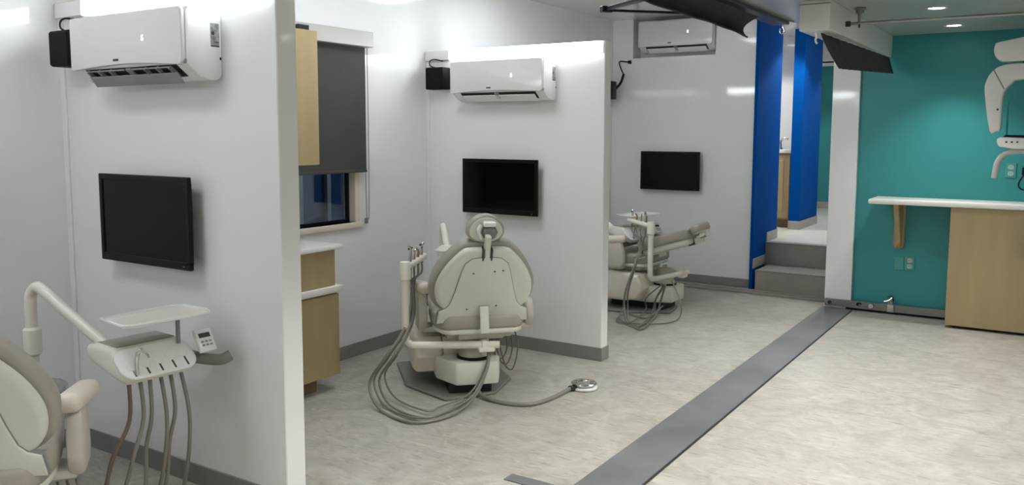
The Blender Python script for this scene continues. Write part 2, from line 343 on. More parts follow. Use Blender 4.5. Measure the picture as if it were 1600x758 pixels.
# ------------------------------------------------------------------ wall mounted air conditioners
def rrect(w_, h_, r, n=5):
    out = []
    for cx, cz, a0 in ((w_-r, h_-r, 0), (r, h_-r, 90), (r, r, 180), (w_-r, r, 270)):
        for k in range(n+1):
            a = R(a0+90*k/n); out.append((cx+r*math.cos(a), cz+r*math.sin(a)))
    return out
def air_con(loc, W, H_, D, label, open_=0, parts=True, rz=0):
    t = thing('air_conditioner', label, 'air conditioner', loc, rz, 'wall air conditioners')
    # local: x 0..W, wall at y=0, front towards -y, z 0..H
    prof = [(0, .03), (-.008, .009), (-.03, .0), (-.06, .0), (-.11, .012), (-D+.012, .062), (-D+.012, H_-.02), (-D+.03, H_), (-.03, H_), (-.008, H_-.009), (0, H_-.03)]
    b = prism(prof, 'x', 0, W, .006, 2)
    obj('body', b, 'white_plastic', t)
    # front panel: rounded, gently bowed, its lower edge an arc
    x0, x1, z0, z1 = -.003, W-.004, .056, H_-.004
    ol = []
    for cx, cz, a0, rr in ((x1-.022, z1-.022, 0, .022), (x0+.01, z1-.01, 90, .01), (x0+.008, z0+.008, 180, .008)):
        for q in range(6):
            a = R(a0+18*q); ol.append((cx+rr*math.cos(a), cz+rr*math.sin(a)))
    for q in range(1, 14): ol.append((x0+.02+(x1-x0-.05)*q/14, z0+.016*math.sin(math.pi*q/14)))
    for q in range(6):
        a = R(270+18*q); ol.append((x1-.022+.022*math.cos(a), z0+.022+.022*math.sin(a)))
    fp = prism(ol, 'y', -D-.008, -D+.013, .005, 3)
    pn = obj('front_panel', fp, 'ac_front', t)
    yd = -D-.0082
    obj('display', join(bx(W*.665, W*.683, yd-.0006, yd, H_*.56, H_*.575), bx(W*.666, W*.671, yd-.0006, yd, H_*.58, H_*.62), bx(W*.677, W*.682, yd-.0006, yd, H_*.58, H_*.60), bx(W*.667, W*.682, yd-.0006, yd, H_*.625, H_*.638)), 'display_led', pn, 'lit temperature digit')
    obj('badge', bx(W*.405, W*.455, -D-.0092, -D-.0078, .086, .096, .001, 1), 'ink', pn, 'small dark maker badge')
    # sloping air outlet under the panel
    ang = math.degrees(math.atan2(.05, D-.012-.11))
    M = Matrix.Translation((0, -.11, .012)) @ Matrix.Rotation(R(-ang), 4, 'X')
    LN = math.hypot(.05, D-.122)
    obj('outlet_slot', xf(bx(.075, W-.07, -LN+.004, -.006, -.0028, .002), M), 'vent_dark', t)
    lv = obj('louver', xf(bx(.085, W-.08, -LN*(.72-.2*open_), .012, -.012-.018*open_, -.007-.018*open_, .002, 1), M @ Matrix.Rotation(R(-14*open_), 4, 'X')), 'vent_grey' if open_ else 'white_plastic', t)
    if open_:
        for k in range(8):
            x = .1+k*(W-.21)/7
            if k in (3, 4): continue
            obj('fin', xf(bx(x, x+.006, -LN*.95, -.01, -.02, -.002), M), 'vent_grey', t)
        for a_, b_ in ((.10, W*.47), (W*.53, W-.11)):
            obj('guide_frame', xf(bx(a_, b_, -LN*.96, -LN*.88, -.014, -.009, .001, 1), M), 'vent_grey', t)
    obj('louver_hinge', xf(bx(W*.5-.018, W*.5+.018, -LN*.95, -.02, -.012, -.003, .002, 1), M), 'vent_grey', t)
    for sx in (.2, W-.2): obj('screw_cover', lathe([(.006, -.0025), (.006, .001)], (sx, -.06, .0), 12), 'vent_grey', t)
    if parts:
        sk = obj('sticker', bx(W-.0005, W+.0008, -.055, -.012, H_*.5, H_*.8), 'sticker', t, 'grey rating label')
        obj('print_bar', join(bx(W, W+.0012, -.054, -.013, H_*.47, H_*.495), bx(W, W+.0012, -.035, -.016, H_*.53, H_*.545)), 'ink', sk)
        obj('print_mark', lathe([(.008, 0), (.008, .0008)], seg=14).copy() if False else xf(lathe([(.008, 0), (.008, .0008)], seg=14), Matrix.Translation((W+.0006, -.043, H_*.66)) @ Matrix.Rotation(R(90), 4, 'Y')), 'ink', sk)
        obj('sensor_hole', bx(W-.001, W+.0015, -.012, -.004, H_*.29, H_*.33, .001, 1), 'black_plastic', t)
        obj('panel_clip', bx(W-.008, W+.002, -D+.006, -D+.012, .062, .078), 'vent_grey', t)
    return t
air_con((-3.75, YP1, 1.812), .79, .29, .185, 'largest white air conditioner with open vent on the near partition', 1)
air_con((-3.795, YP2, 1.826), .785, .29, .185, 'white air conditioner with closed flap on the middle partition')
air_con((-3.835, YF+.13, 2.445), .815, .325, .2, 'white air conditioner set into a recess of the far wall', parts=False)
air_con((-3.15, 13.39, 2.6), .8, .29, .2, 'small white air conditioner at the hallway end above the teal wall', parts=False)

# ------------------------------------------------------------------ monitors
def monitor(y, label):
    t = thing('wall_monitor', label, 'monitor', (-3.447, y, 1.0), 0, 'wall monitors')
    w2, h_ = .33, .405
    obj('wall_bracket', join(bx(-.12, .12, -.012, 0, .1, .3, .003, 1), bx(-.05, .05, -.04, -.01, .15, .25)), 'black_plastic', t)
    obj('casing', bx(-w2+.02, w2-.02, -.06, -.035, .02, h_-.02, .01, 2), 'black_plastic', t)
    fr_ = join(bx(-w2, w2, -.075, -.055, 0, .036, .003, 1), bx(-w2, w2, -.075, -.055, h_-.026, h_, .003, 1), bx(-w2, -w2+.024, -.075, -.055, .02, h_-.02, .003, 1), bx(w2-.024, w2, -.075, -.055, .02, h_-.02, .003, 1))
    obj('bezel', fr_, 'black_plastic', t)
    obj('screen', bx(-w2+.02, w2-.02, -.069, -.058, .03, h_-.02), 'screen', t)
    obj('power_light', bx(w2-.05, w2-.04, -.0757, -.0745, .014, .017), 'sticker', t)
monitor(YP1, 'black wall monitor on the near partition above the instrument tray')
monitor(YP2, 'black wall monitor on the middle partition behind the upright chair headrest')
monitor(YF-.02, 'black wall monitor on the far wall above the reclined chair')

# ------------------------------------------------------------------ speakers in the bay corners
def speaker(loc, rz, label, sz=(.165, .11, .165)):
    t = thing('corner_speaker', label, 'speaker', loc, rz, 'bay speakers')
    a, b, c_ = sz
    obj('cabinet', bx(-a/2, a/2, -b, -.01, 0, c_, .008, 2), 'speaker_cloth', t)
    obj('grille', bx(-a/2+.006, a/2-.006, -b-.006, -b+.004, .006, c_-.006, .004, 1), 'speaker_cloth', t)
    obj('bracket', tube([(0, -.03, c_*.6), (-.02, .03, c_*.75), (-.03, .02, c_*.8)], .012, 4, 8), 'black_plastic', t)
    obj('cable', tube([(-.02, -.02, c_-.004), (-.075, -.05, c_+.015), (-.085, -.05, c_+.05), (-.05, -.04, c_+.065), (-.01, .015, c_+.055)], .0045, 6, 8), 'black_plastic', t)
    return t
speaker((-3.945, 2.325, 1.902), 0, 'black cube speaker partly hidden by the largest air conditioner')
speaker((-4.0, 5.21, 1.922), 0, 'black cube speaker in the corner left of the middle air conditioner')
sp = thing('corner_speaker', 'thin black speaker and bracket on the far wall, half behind the middle partition', 'speaker', (-4.10, 8.22, 1.955), 0, 'bay speakers')
obj('cabinet', bx(-.06, .075, -.07, .07, 0, .19, .008, 2), 'black_plastic', sp)
obj('bracket', tube([(.03, .05, .08), (.09, .12, .17), (.11, .16, .27)], .014, 5, 8), 'black_plastic', sp)
obj('cable', tube([(.11, .16, .27), (.06, .2, .33), (.03, .22, .41), (.09, .25, .41), (.13, .26, .405)], .007, 6, 8), 'black_plastic', sp)
obj('wall_plug', lathe([(.001, -.02), (.02, -.016), (.02, .016), (.001, .02)], (.135, .255, .405), 12), 'black_plastic', sp)

# ------------------------------------------------------------------ roller blind and cabinets in the middle bay
rb = thing('roller_blind', 'dark grey roller blind with pale headrail over the window', 'blind', (XL, 0, 0))
obj('headrail', bx(.002, .105, 2.95, 4.51, 2.185, 2.29, .004, 1), 'headrail', rb)
obj('blind_fabric', bx(.05, .053, 3.05, 4.475, 1.33, 2.19), 'blind_cloth', rb)
obj('bottom_bar', bx(.044, .059, 3.05, 4.478, 1.318, 1.338, .005, 2), 'blind_cloth', rb)
obj('pull_chain', tube([(.03, 4.492, 2.19), (.03, 4.492, 1.5), (.03, 4.493, 1.03), (.03, 4.505, .985), (.03, 4.52, 1.03), (.03, 4.525, 1.5), (.03, 4.522, 2.19)], .003, 4, 6), 'vent_grey', rb)
obj('chain_tensioner', bx(.012, .036, 4.488, 4.508, .95, .99, .003, 1), 'vent_grey', rb)
wc = thing('wall_cabinet', 'pale maple wall cabinet beside the roller blind', 'cabinet', (XL, 2.47, 1.395))
obj('body', bx(.062, .30, 0, 1.295, 0, .82, .002, 1), 'maple', wc)
for k in range(3):
    d = obj('door', bx(.301, .32, .004+k*.432, .43+k*.432, .003, .817, .002, 1), 'maple', wc)
    obj('handle', tube([(.32, .05+k*.432, .06), (.345, .05+k*.432, .07), (.345, .05+k*.432, .16), (.32, .05+k*.432, .17)], .005, 4, 8), 'chrome', d)
obj('top_bracket', bx(.2, .26, 1.2, 1.285, .82, .855), 'dark_steel', wc)
bc = thing('base_cabinet', 'maple base cabinet with two white worktops under the window', 'cabinet', (XL, 2.47, 0))
XF = .47
obj('body', bx(.012, XF-.03, 0, 1.30, .09, .62, .004, 1), 'maple', bc)
obj('toe_kick', bx(.012, XF-.09, 0, 1.17, 0, .09), 'maple_dark', bc)
for k in range(3):
    y0 = .005+k*.434
    d = obj('door', bx(XF-.03, XF-.012, y0, y0+.427, .095, .605, .004, 1), 'maple', bc)
    obj('handle', tube([(XF-.012, y0+.05, .45), (XF+.012, y0+.05, .46), (XF+.012, y0+.05, .55), (XF-.012, y0+.05, .56)], .005, 4, 8), 'chrome', d)
obj('lower_worktop', bx(.012, XF, 0, 1.33, .615, .655, .005, 2), 'counter_white', bc)
obj('upper_body', bx(.012, XF-.03, 0, 1.29, .655, .878, .004, 1), 'maple', bc)
obj('upper_worktop', bx(.012, XF, 0, 1.33, .882, .91, .005, 2), 'counter_white', bc)

# ------------------------------------------------------------------ dental chairs
def back_outline(s=1.0, dv=0):
    half = [(.0, -.03), (.20, -.03), (.265, .0), (.305, .06), (.318, .14), (.31, .21), (.275, .30), (.225, .38), (.165, .45), (.12, .475), (.0, .48)]
    pts = cat([(u*s, v+dv, 0) for u, v in half], 3)
    r_ = [(p_.x, p_.y) for p_ in pts]
    return r_[:-1] + [(-u, v) for u, v in r_[::-1]][:-1]
def dental_chair(loc, thb, thu, recline, label, hose_pts, off=(0, 0), right_drop=0, extra=None):
    t = thing('dental_chair', label, 'dental chair', loc, 0, 'dental chairs')
    B = Matrix.Rotation(R(thb), 4, 'Z'); U = Matrix.Translation((off[0], off[1], 0)) @ Matrix.Rotation(R(thu), 4, 'Z')
    # --- base
    obj('base_plate', xf(prism([(-.36, .56), (-.345, .04), (-.14, -.31), (.18, -.24), (.34, .05), (.30, .46), (.0, .6)], 'z', 0, .02, .006, 1), B), 'plate_grey', t)
    obj('undercarriage', xf(bx(-.1, .16, -.22, .3, .02, .11), B), 'vent_dark', t)
    pump = [(-.17, .26), (-.17, -.11), (-.07, -.295), (.19, -.295), (.235, -.1), (.235, .26)]
    obj('pump_housing', xf(prism(pump, 'z', .085, .225, .014, 2), B), 'chair_shell', t)
    lift = [(-.06, .12), (.08, .10), (.42, .1), (.53, .16), (.54, .27), (.46, .345), (.2, .375), (-.06, .34), (-.11, .22)]
    obj('lift_arm_cover', xf(prism(lift, 'x', -.30, -.12, .03, 3), B), 'chair_cover', t)
    obj('lift_arm', xf(prism([(-.08, .14), (.4, .12), (.42, .34), (-.08, .34)], 'x', -.12, .17, .012, 2), B), 'chair_cover', t)
    lc = obj('lift_column', xf(lathe([(.095, .21), (.095, .25), (.082, .27), (.082, .37)], (.06, -.16, 0)), B), 'chair_frame', t)
    obj('gasket', xf(lathe([(.1, .224), (.106, .226), (.106, .238), (.098, .242)], (.06, -.16, 0)), B), 'black_plastic', lc)
    # --- seat
    obj('seat_bracket', xf(join(bx(-.2, .2, -.22, .3, .36, .42, .01, 2), bx(-.14, .14, -.26, -.2, .36, .41, .01, 2)), U), 'chair_frame', t)
    so = [(-.2, -.32), (-.26, -.26), (-.285, -.1), (-.27, .1), (-.24, .35), (-.21, .62), (-.14, .69)]
    so = [(p_.x, p_.y) for p_ in cat([(a, b, 0) for a, b in so], 3)]
    so = so + [(-a, b) for a, b in so[::-1]]
    obj('seat_shell', xf(prism([(a*.96, b*.98) for a, b in so], 'z', .405, .437, .012, 2), U), 'chair_shell', t)
    sc = bmesh.new(); sc = prism(so, 'z', .43, .525, .034, 4)
    for v in sc.verts:
        if v.co.z > .47: v.co.z -= .03*max(0, 1-((v.co.y-.05)/.3)**2)*max(0, 1-(v.co.x/.26)**2)
    obj('seat_cushion', xf(sc, U), 'chair_vinyl', t)
    # --- backrest, built upright then reclined about its hinge
    hinge = Vector((0, -.24, .565))
    K = U @ Matrix.Translation(hinge) @ Matrix.Rotation(R(recline), 4, 'X') @ Matrix.Diagonal((1, 1, .9, 1))
    # local back frame: x lateral, z up along the back, y towards the patient
    bc_ = obj('backrest_cushion', xf(prism(back_outline(), 'y', -.012, .075, .026, 4), K), 'chair_vinyl', t)
    o1 = back_outline(.915, .004)
    obj('rear_shell', xf(prism([(a, (b-.22)*.925+.222) for a, b in o1], 'y', -.068, -.008, .03, 4), K), 'chair_shell', t)
    cen = [(-.275, -.075), (-.265, .015), (-.225, .035), (-.2, .07), (-.175, .16), (-.145, .3), (-.125, .365), (-.085, .4), (0, .412), (.085, .4), (.125, .365), (.145, .3), (.175, .16), (.2, .07), (.225, .035), (.265, .015), (.275, -.075), (.17, -.062), (.06, -.04), (0, -.036), (-.06, -.04), (-.17, -.062)]
    bp = obj('back_panel', xf(prism(cen, 'y', -.08, -.05, .004, 2), K), 'chair_shell', t)
    # dark groove that runs round the centre panel
    obj('panel_groove', xf(prism([(a*1.022, (b-.17)*1.014+.17) for a, b in cen], 'y', -.0705, -.05), K), 'vent_grey', bp)
    for (a, b) in ((-.075, .3), (.05, .31), (.1, .315), (-.1, .03), (.075, .05)):
        obj('screw', xf(xf(lathe([(.001, .001), (.005, .001), (.006, 0)], seg=10), Matrix.Translation((a, -.0812, b)) @ Matrix.Rotation(R(90), 4, 'X')), K), 'ink', bp)
    obj('support_bar', xf(xf(bx(-.026, .026, -.008, .008, -.16, .0, .005, 2), Matrix.Translation((0, -.345, .58)) @ Matrix.Rotation(R(-8), 4, 'X')), U) if recline < 40 else xf(bx(-.028, .028, -.11, -.07, .0, .12, .006, 2), K), 'chair_shell', t)
    # --- headrest
    hy = .035
    Hm = K @ Matrix.Translation((.0, hy, .555)) @ Matrix.Rotation(R(-14 if recline < 40 else -6), 4, 'X')
    el = [(.112*math.cos(a)*(1-.14*math.sin(a)), .095*math.sin(a)) for a in [2*math.pi*i/28 for i in range(28)]]
    hr = obj('headrest', xf(prism(el, 'y', -.02, .05, .022, 4), Hm), 'chair_vinyl', t)
    obj('headrest_plate', xf(prism([(a*.86, b*.84) for a, b in el], 'y', -.026, -.015, .004, 2), Hm), 'chair_shell', hr)
    obj('headrest_bar', xf(join(bx(-.016, .016, -.078, -.03, .36, .56, .004, 1)), K), 'chair_shell', hr)
    for gx in (-.03, .02): obj('bar_guide', xf(bx(gx, gx+.01, -.082, -.03, .39, .47, .002, 1), K), 'ink', hr)
    kb = obj('pivot_block', xf(join(bx(-.02, .05, -.075, -.02, .03, .06, .008, 2), tube([(-.035, -.05, .04), (-.05, -.055, .0), (-.03, -.055, -.05)], .012, 5, 8)), Hm), 'white_plastic', hr)
    obj('pivot_knob', xf(xf(lathe([(.001, .03), (.036, .03), (.042, .022), (.042, .002), (.05, 0)], seg=8), Matrix.Translation((.015, -.045, -.012)) @ Matrix.Rotation(R(90), 4, 'X')), Hm), 'plate_grey', hr)
    # --- armrests
    for s in (-1, 1):
        dz = right_drop if s > 0 else 0
        pad = xf(bx(-.046, .046, -.16, .16, -.036, .036, .034, 4), Matrix.Translation((s*(.335-dz*.3), .02+dz*.8, .645-dz)) @ Matrix.Rotation(R(s*-6), 4, 'Z') @ Matrix.Rotation(R(-6), 4, 'X'))
        a_ = obj('armrest', xf(pad, U), 'chair_cover', t)
        sup = prism([(-.10, .63-dz), (.03, .63-dz), (.06, .56-dz*.7), (.08, .45), (.05, .39), (-.1, .39), (-.14, .46), (-.13, .55-dz*.7)], 'x', s*.335-.028, s*.335+.028, .018, 2)
        obj('armrest_support', xf(join(sup, bx(min(s*.15, s*.335), max(s*.15, s*.335), -.1, .04, .38, .415, .01, 2)), U), 'chair_frame', a_)
    # --- assistant's arm with suction hoses
    hub = Vector((.19, -.325, .335)); elb = Vector((-.36, -.21, .33))
    e0 = elb+(hub-elb).normalized()*.07
    aa = obj('assistant_arm', xf(tube([hub, hub*.5+e0*.5, e0, elb+Vector((.02, -.004, .012)), elb+Vector((.0, 0, .06)), elb+Vector((0, 0, .3)), elb+Vector((0, 0, .47))], .023, 5, 12), B), 'enamel', t)
    obj('arm_hub', xf(join(bx(.06, .16, -.34, -.28, .295, .325, .008, 2), bx(.08, .13, -.33, -.12, .3, .36, .006, 1)), B), 'enamel', aa)
    obj('hub_cap', xf(lathe([(.014, .0), (.014, .006), (.007, .009)], (.12, -.313, .352), 12), B), 'plate_grey', aa)
    obj('arm_collar', xf(lathe([(.025, -.08), (.034, -.07), (.035, .02), (.03, .035), (.001, .038)], (elb.x, elb.y, .80), 18), B), 'enamel', aa)
    hend = Vector((-.215, .075, .825)); h0 = Vector((elb.x, elb.y, .797))
    ho = obj('tool_holder', xf(tube([h0, h0*.5+hend*.5, hend], .021, 4, 12), B), 'enamel', aa)
    tipc = ['chrome', 'chrome', 'brass', 'chrome']; ln = [.115, .085, .075, .10]
    for k in range(4):
        p_ = h0.lerp(hend, .25+.2*k)
        tl = obj('suction_tip', xf(tube([p_+Vector((0, 0, -.03)), p_+Vector((.0, 0, .02)), p_+Vector((.004, 0, ln[k]-.02)), p_+Vector((.012*(1 if k % 2 else -1), .004, ln[k]))], lambda u: .0105-.004*u, 5, 8), B), tipc[k], ho)
        if k in (0, 3): obj('lever', xf(tube([p_+Vector((-.012, 0, ln[k]-.02)), p_+Vector((.016, .008, ln[k]-.01))], .006, 3, 8), B), 'dark_steel', tl)
        jit = [(-.0, 0), (.03, .02), (.06, -.03), (.1, .03)][k]
        hp = [p_+Vector((0, 0, -.02)), p_+Vector((.0, .0, -.09))]
        for i, q in enumerate(hose_pts):
            q = Vector(q)
            f_ = [0.2, .3, .5, .7, 1, 1, .9, .8, .5, .2, .1][min(i, 10)]
            hp.append(q+Vector((jit[0]*f_*(1 if i < 7 else -.5), jit[0]*f_*1.3*(1 if 3 < i < 8 else .2)+jit[1]*f_, .004*k if q.z < .1 else 0)))
        obj('hose', xf(tube(hp, [.0085, .0062, .007, .006][k], 6, 8), B), 'hose_grey', aa)
    obj('toe_cover', xf(prism([(a*1.03, b+.012) for a, b in so if b > .42], 'z', .425, .545, .02, 3), U), 'clear_film', t, 'clear plastic cover over the foot end')
    if extra: obj('hose', xf(tube(extra, .0062, 8, 8), B), 'hose_grey', aa)
    # looped thin cables at the far side
    for k in range(3):
        obj('cable', xf(tube([(.17+.02*k, -.17, .34), (.20+.03*k, -.14, .22-.03*k), (.25+.035*k, -.1, .19-.035*k), (.29+.035*k, -.06, .25), (.28+.03*k, -.04, .36)], .005, 6, 6), B), 'hose_brown', t)
    return t
HP = [(-.31, -.06, .685), (-.33, -.16, .51), (-.398, -.262, .4), (-.492, -.30, .28), (-.58, -.24, .115), (-.528, -.42, .014), (-.37, -.67, .014), (-.151, -.604, .014), (.024, -.404, .05), (.113, -.335, .2), (.13, -.30, .3)]
dental_chair((-3.12, 4.23, 0), 45, 46, 21, 'upright dental chair in the middle bay with hoses looping onto the floor', HP, (.07, .046), .06)
dental_chair((-3.12, 1.35, 0), 56, 53, 20, 'dental chair at the left edge, only its backrest side showing', HP, (-.01, .03))
HP3 = [(-0.315, -0.099, 0.62), (-0.539, -0.157, 0.5), (-0.58, -0.092, 0.25), (-0.574, -0.079, 0.08), (-0.726, -0.213, 0.014), (-0.859, -0.385, 0.014), (-0.327, -0.259, 0.02), (-0.228, -0.258, 0.14), (-0.353, -0.355, 0.3)]
EX3 = [(-0.174, -0.334, 0.3), (-0.356, -0.501, 0.15), (-0.384, -0.482, 0.014), (-0.638, -0.377, 0.014), (-0.746, -0.103, 0.014), (-0.417, -0.012, 0.016), (-0.468, -0.235, 0.014), (-0.295, -0.308, 0.1)]
dental_chair((-3.13, 7.12, 0), 88, 88, 72, 'reclined dental chair in the far bay with grey hoses hanging', HP3, (-.2, .04), 0, EX3)

# ------------------------------------------------------------------ delivery units (instrument heads on bent posts)
def delivery_unit(loc, turn, label, tilt=0):
    t = thing('delivery_unit', label, 'delivery unit', loc, 0, 'dental delivery units')
    obj('foot', lathe([(.07, 0), (.07, .015), (.03, .03), (.028, .05)], seg=20), 'enamel', t)
    obj('post', lathe([(.023, .03), (.023, .7)], seg=16), 'enamel', t)
    obj('post_collar', lathe([(.024, .64), (.036, .65), (.036, .755), (.024, .765)], seg=18), 'enamel', t)
    T = Matrix.Rotation(R(turn), 4, 'Z')
    obj('arm', xf(tube([(0, 0, .74), (0, 0, .86), (.008, .002, .91), (.04, .009, .94), (.08, .018, .925), (.2, .045, .845), (.39, .09, .725)], .024, 6, 12), T), 'enamel', t)
    # head: long row of holders at its front (local +x), row along +y
    hx0, hx1, hy0, hy1, hz = .35, .685, .045, .345, .665
    T = T @ Matrix.Rotation(R(-4), 4, 'Z') if turn == 0 else T
    prof = [(hx0, hz+.03), (hx0+.02, hz+.07), (hx0+.06, hz+.08), (hx1-.12, hz+.078), (hx1-.02, hz-.008), (hx1-.01, hz-.03), (hx1-.03, hz-.05), (hx1-.09, hz-.045), (hx0+.05, hz+.0)]
    hd = obj('instrument_head', xf(prism(prof, 'y', hy0, hy1, .022, 4), T), 'enamel', t)
    obj('top_mat', xf(bx(hx0+.06, hx1-.13, hy0+.03, hy1-.02, hz+.078, hz+.0825, .001, 1), T), 'head_mat', hd)
    sl_ = math.atan2(.086, .10); ln_ = .152
    F = T @ Matrix.Translation((hx1+.004, hy0-.012, hz-.03)) @ Matrix.Rotation(sl_, 4, 'Y') @ Matrix.Rotation(R(180), 4, 'Z') @ Matrix.Scale(-1, 4, (0, 1, 0))
    wd = hy1-hy0+.024
    pl_ = prism([(b_, a_) for a_, b_ in rrect(wd, ln_, .055, 7)], 'z', -.004, .009, .004, 2)
    obj('front_panel', xf(pl_, F), 'white_plastic', hd)
    for k in range(5):
        yk = .05+k*.056; bk_ = .06+.004*k
        h_ = obj('tool_cup', xf(lathe([(.015, .006), (.0195, .007), (.021, .0095), (.0195, .0115), (.015, .011)], (bk_, yk, 0), 18), F), 'white_plastic', hd)
        obj('cup_shade', xf(lathe([(.001, .004), (.0155, .004), (.0155, .0096), (.001, .0096)], (bk_, yk, 0), 16), F), 'vent_grey', h_)  # grey disc colours in the shade of the hollow cup
        obj('cup_slot', xf(bx(.012, bk_-.012, yk-.0045, yk+.0045, -.004, .0096, .001, 1), F), 'ink', h_)
    yk = hy0+.045
    sy = obj('air_syringe', xf(tube([(hx1-.01, yk, hz-.02), (hx1-.012, yk, hz+.04), (hx1-.005, yk+.006, hz+.08), (hx1+.008, yk+.012, hz+.092)], lambda u: .010-.002*u, 5, 10), T), 'chrome', t)
    obj('nozzle', xf(tube([(hx1+.004, yk+.01, hz+.088), (hx1+.03, yk+.02, hz+.075), (hx1+.04, yk+.024, hz+.06)], .004, 5, 8), T), 'chrome', sy)
    # tray on its stem
    tz = hz+.185
    obj('tray_stem', xf(lathe([(.009, hz+.06), (.009, tz)], (hx0+.25, hy1-.03, 0), 12), T), 'vent_grey', t)
    tp = [(hx0+.15, hy0+.0), (hx0+.36, hy0-.02), (hx0+.38, hy0+.02), (hx0+.37, hy1+.04), (hx0+.33, hy1+.06), (hx0+.18, hy1+.05), (hx0+.15, hy1+.02)]
    tr_ = obj('tray', xf(prism(tp, 'z', tz, tz+.008, .003, 1), T), 'enamel', t)
    pts = [(a, b, tz+.009) for a, b in tp]
    obj('tray_rim', xf(tube(pts, .008, 1, 8, False, True), T), 'white_plastic', tr_)
    # keypad and pull handle at the far end
    kp = obj('keypad', xf(bx(-.011, .008, -.04, .04, -.052, .052, .007, 3), T @ Matrix.Translation((hx1-.03, hy1+.058, hz+.062)) @ Matrix.Rotation(R(-32), 4, 'Y')), 'white_plastic', t)
    KT = T @ Matrix.Translation((hx1-.03, hy1+.058, hz+.062)) @ Matrix.Rotation(R(-32), 4, 'Y')
    obj('keypad_display', xf(bx(.0075, .0092, -.026, .026, .01, .03), KT), 'ink', kp)
    for i in range(3):
        for j in range(2): obj('key', xf(bx(.0075, .0095, -.024+i*.018, -.012+i*.018, -.012-j*.016, -.004-j*.016), KT), 'sticker', kp)
    obj('pull_handle', xf(join(bx(hx1-.11, hx1-.05, hy1-.01, hy1+.05, hz-.012, hz+.012, .006, 2), tube([(hx1-.08, hy1+.02, hz-.01), (hx1-.01, hy1+.07, hz-.02), (hx1+.03, hy1+.10, hz-.018), (hx1+.045, hy1+.13, hz-.005)], .024, 6, 12)), T), 'plate_grey', t)
    # hoses hanging from the underside
    for k in range(6):
        yk = hy0+.03+k*.05
        sag = [.0, .03, -.02, .025, -.01, .02][k]; end = [-.12, -.06, .03, .06, .02, .09][k]
        pts = [(hx1-.05-.012*k, yk, hz-.02), (hx1-.055, yk+sag*.3, hz-.2), (hx1-.08+sag, yk-.02+end*.35, .32), (hx1-.14, yk+end*.6-.02, .12), (hx1-.25, yk+end-.03, .014), (hx1-.42, yk+end*.5-.08, .012)]
        if turn: pts = [(hx1-.05-.012*k, yk, hz-.02), (hx1-.1-.02*k, yk-.01, hz-.09), (.34, yk*.7, .585+.006*k), (.16, .03+.012*k, .5), (.06, .02-.012*k, .3), (.05, .02-.012*k, .03)]
        obj('hose', xf(tube(pts, .0085, 6, 8), T), 'hose_brown' if k == 0 else 'hose_grey', t)
    return t
delivery_unit((-3.66, 1.875, 0), 0, 'instrument head with tray and keypad below the nearest monitor')
delivery_unit((-3.66, 4.755, 0), -58, 'bent arm delivery unit mostly hidden behind the upright chair')
delivery_unit((-3.84, 7.11, 0), -22, 'delivery unit with tray swung over the reclined chair')

# ------------------------------------------------------------------ foot control
fc = thing('foot_control', 'round chrome foot pedal with grey hose on the floor', 'foot pedal', (-2.43, 4.6, 0))
obj('pedal_base', lathe([(.07, 0), (.085, .006), (.085, .016), (.07, .022), (.06, .026)], seg=32), 'white_plastic', fc)
obj('pedal_disc', lathe([(.055, .026), (.078, .03), (.082, .038), (.076, .044), (.045, .042), (.04, .038), (.03, .040), (.001, .042)], seg=32), 'chrome', fc)
for k in range(8):
    a = 2*math.pi*k/8
    obj('grip_rib', xf(bx(.044, .07, -.005, .005, .042, .0455, .001, 1), Matrix.Rotation(a, 4, 'Z')), 'plate_grey', fc)
obj('hose_socket', xf(bx(-.022, .022, -.11, -.06, .004, .03, .006, 2), Matrix.Rotation(R(-25), 4, 'Z')), 'dark_steel', fc)
obj('hose', tube([(-.045, -.1, .017), (-.05, -.3, .014), (-.085, -.46, .013), (-.17, -.53, .013), (-.29, -.545, .013), (-.40, -.53, .02), (-.47, -.5, .05)], .012, 8, 10), 'hose_grey', fc)

# ------------------------------------------------------------------ counter along the teal wall
ct = thing('wall_counter', 'white wall counter with rounded edge along the teal wall', 'counter', (-1.352, 7.69, 1.005))
obj('worktop', bx(0, 2.6, 0, .415, 0, .04, .006, 2), 'counter_white', ct)
cb = thing('counter_corbel', 'tapered maple bracket under the white counter', 'bracket', (-1.155, 8.108, .585))
obj('arm_plate', prism([(0, .0), (-.03, .01), (-.07, .04), (-.075, .09), (-.27, .40), (-.28, .418), (0, .418)], 'x', -.022, .022, .004, 1), 'maple', cb)
obj('back_plate', prism([(-.045, .03), (-.03, .005), (0, -.005), (.03, .005), (.045, .03), (.045, .418), (-.045, .418)], 'y', -.022, -.003, .004, 1), 'maple', cb)
kc = thing('counter_cabinet', 'plain maple cabinet panel under the white counter', 'cabinet', (-.725, 7.735, 0))
obj('body', bx(0, 1.9, .02, .36, .03, 1.0, .002, 1), 'maple', kc)
obj('front_panel', bx(0, 1.9, 0, .019, .025, 1.0, .002, 1), 'maple', kc)
obj('toe_block', bx(.06, 1.86, .06, .34, 0, .03), 'vent_dark', kc)

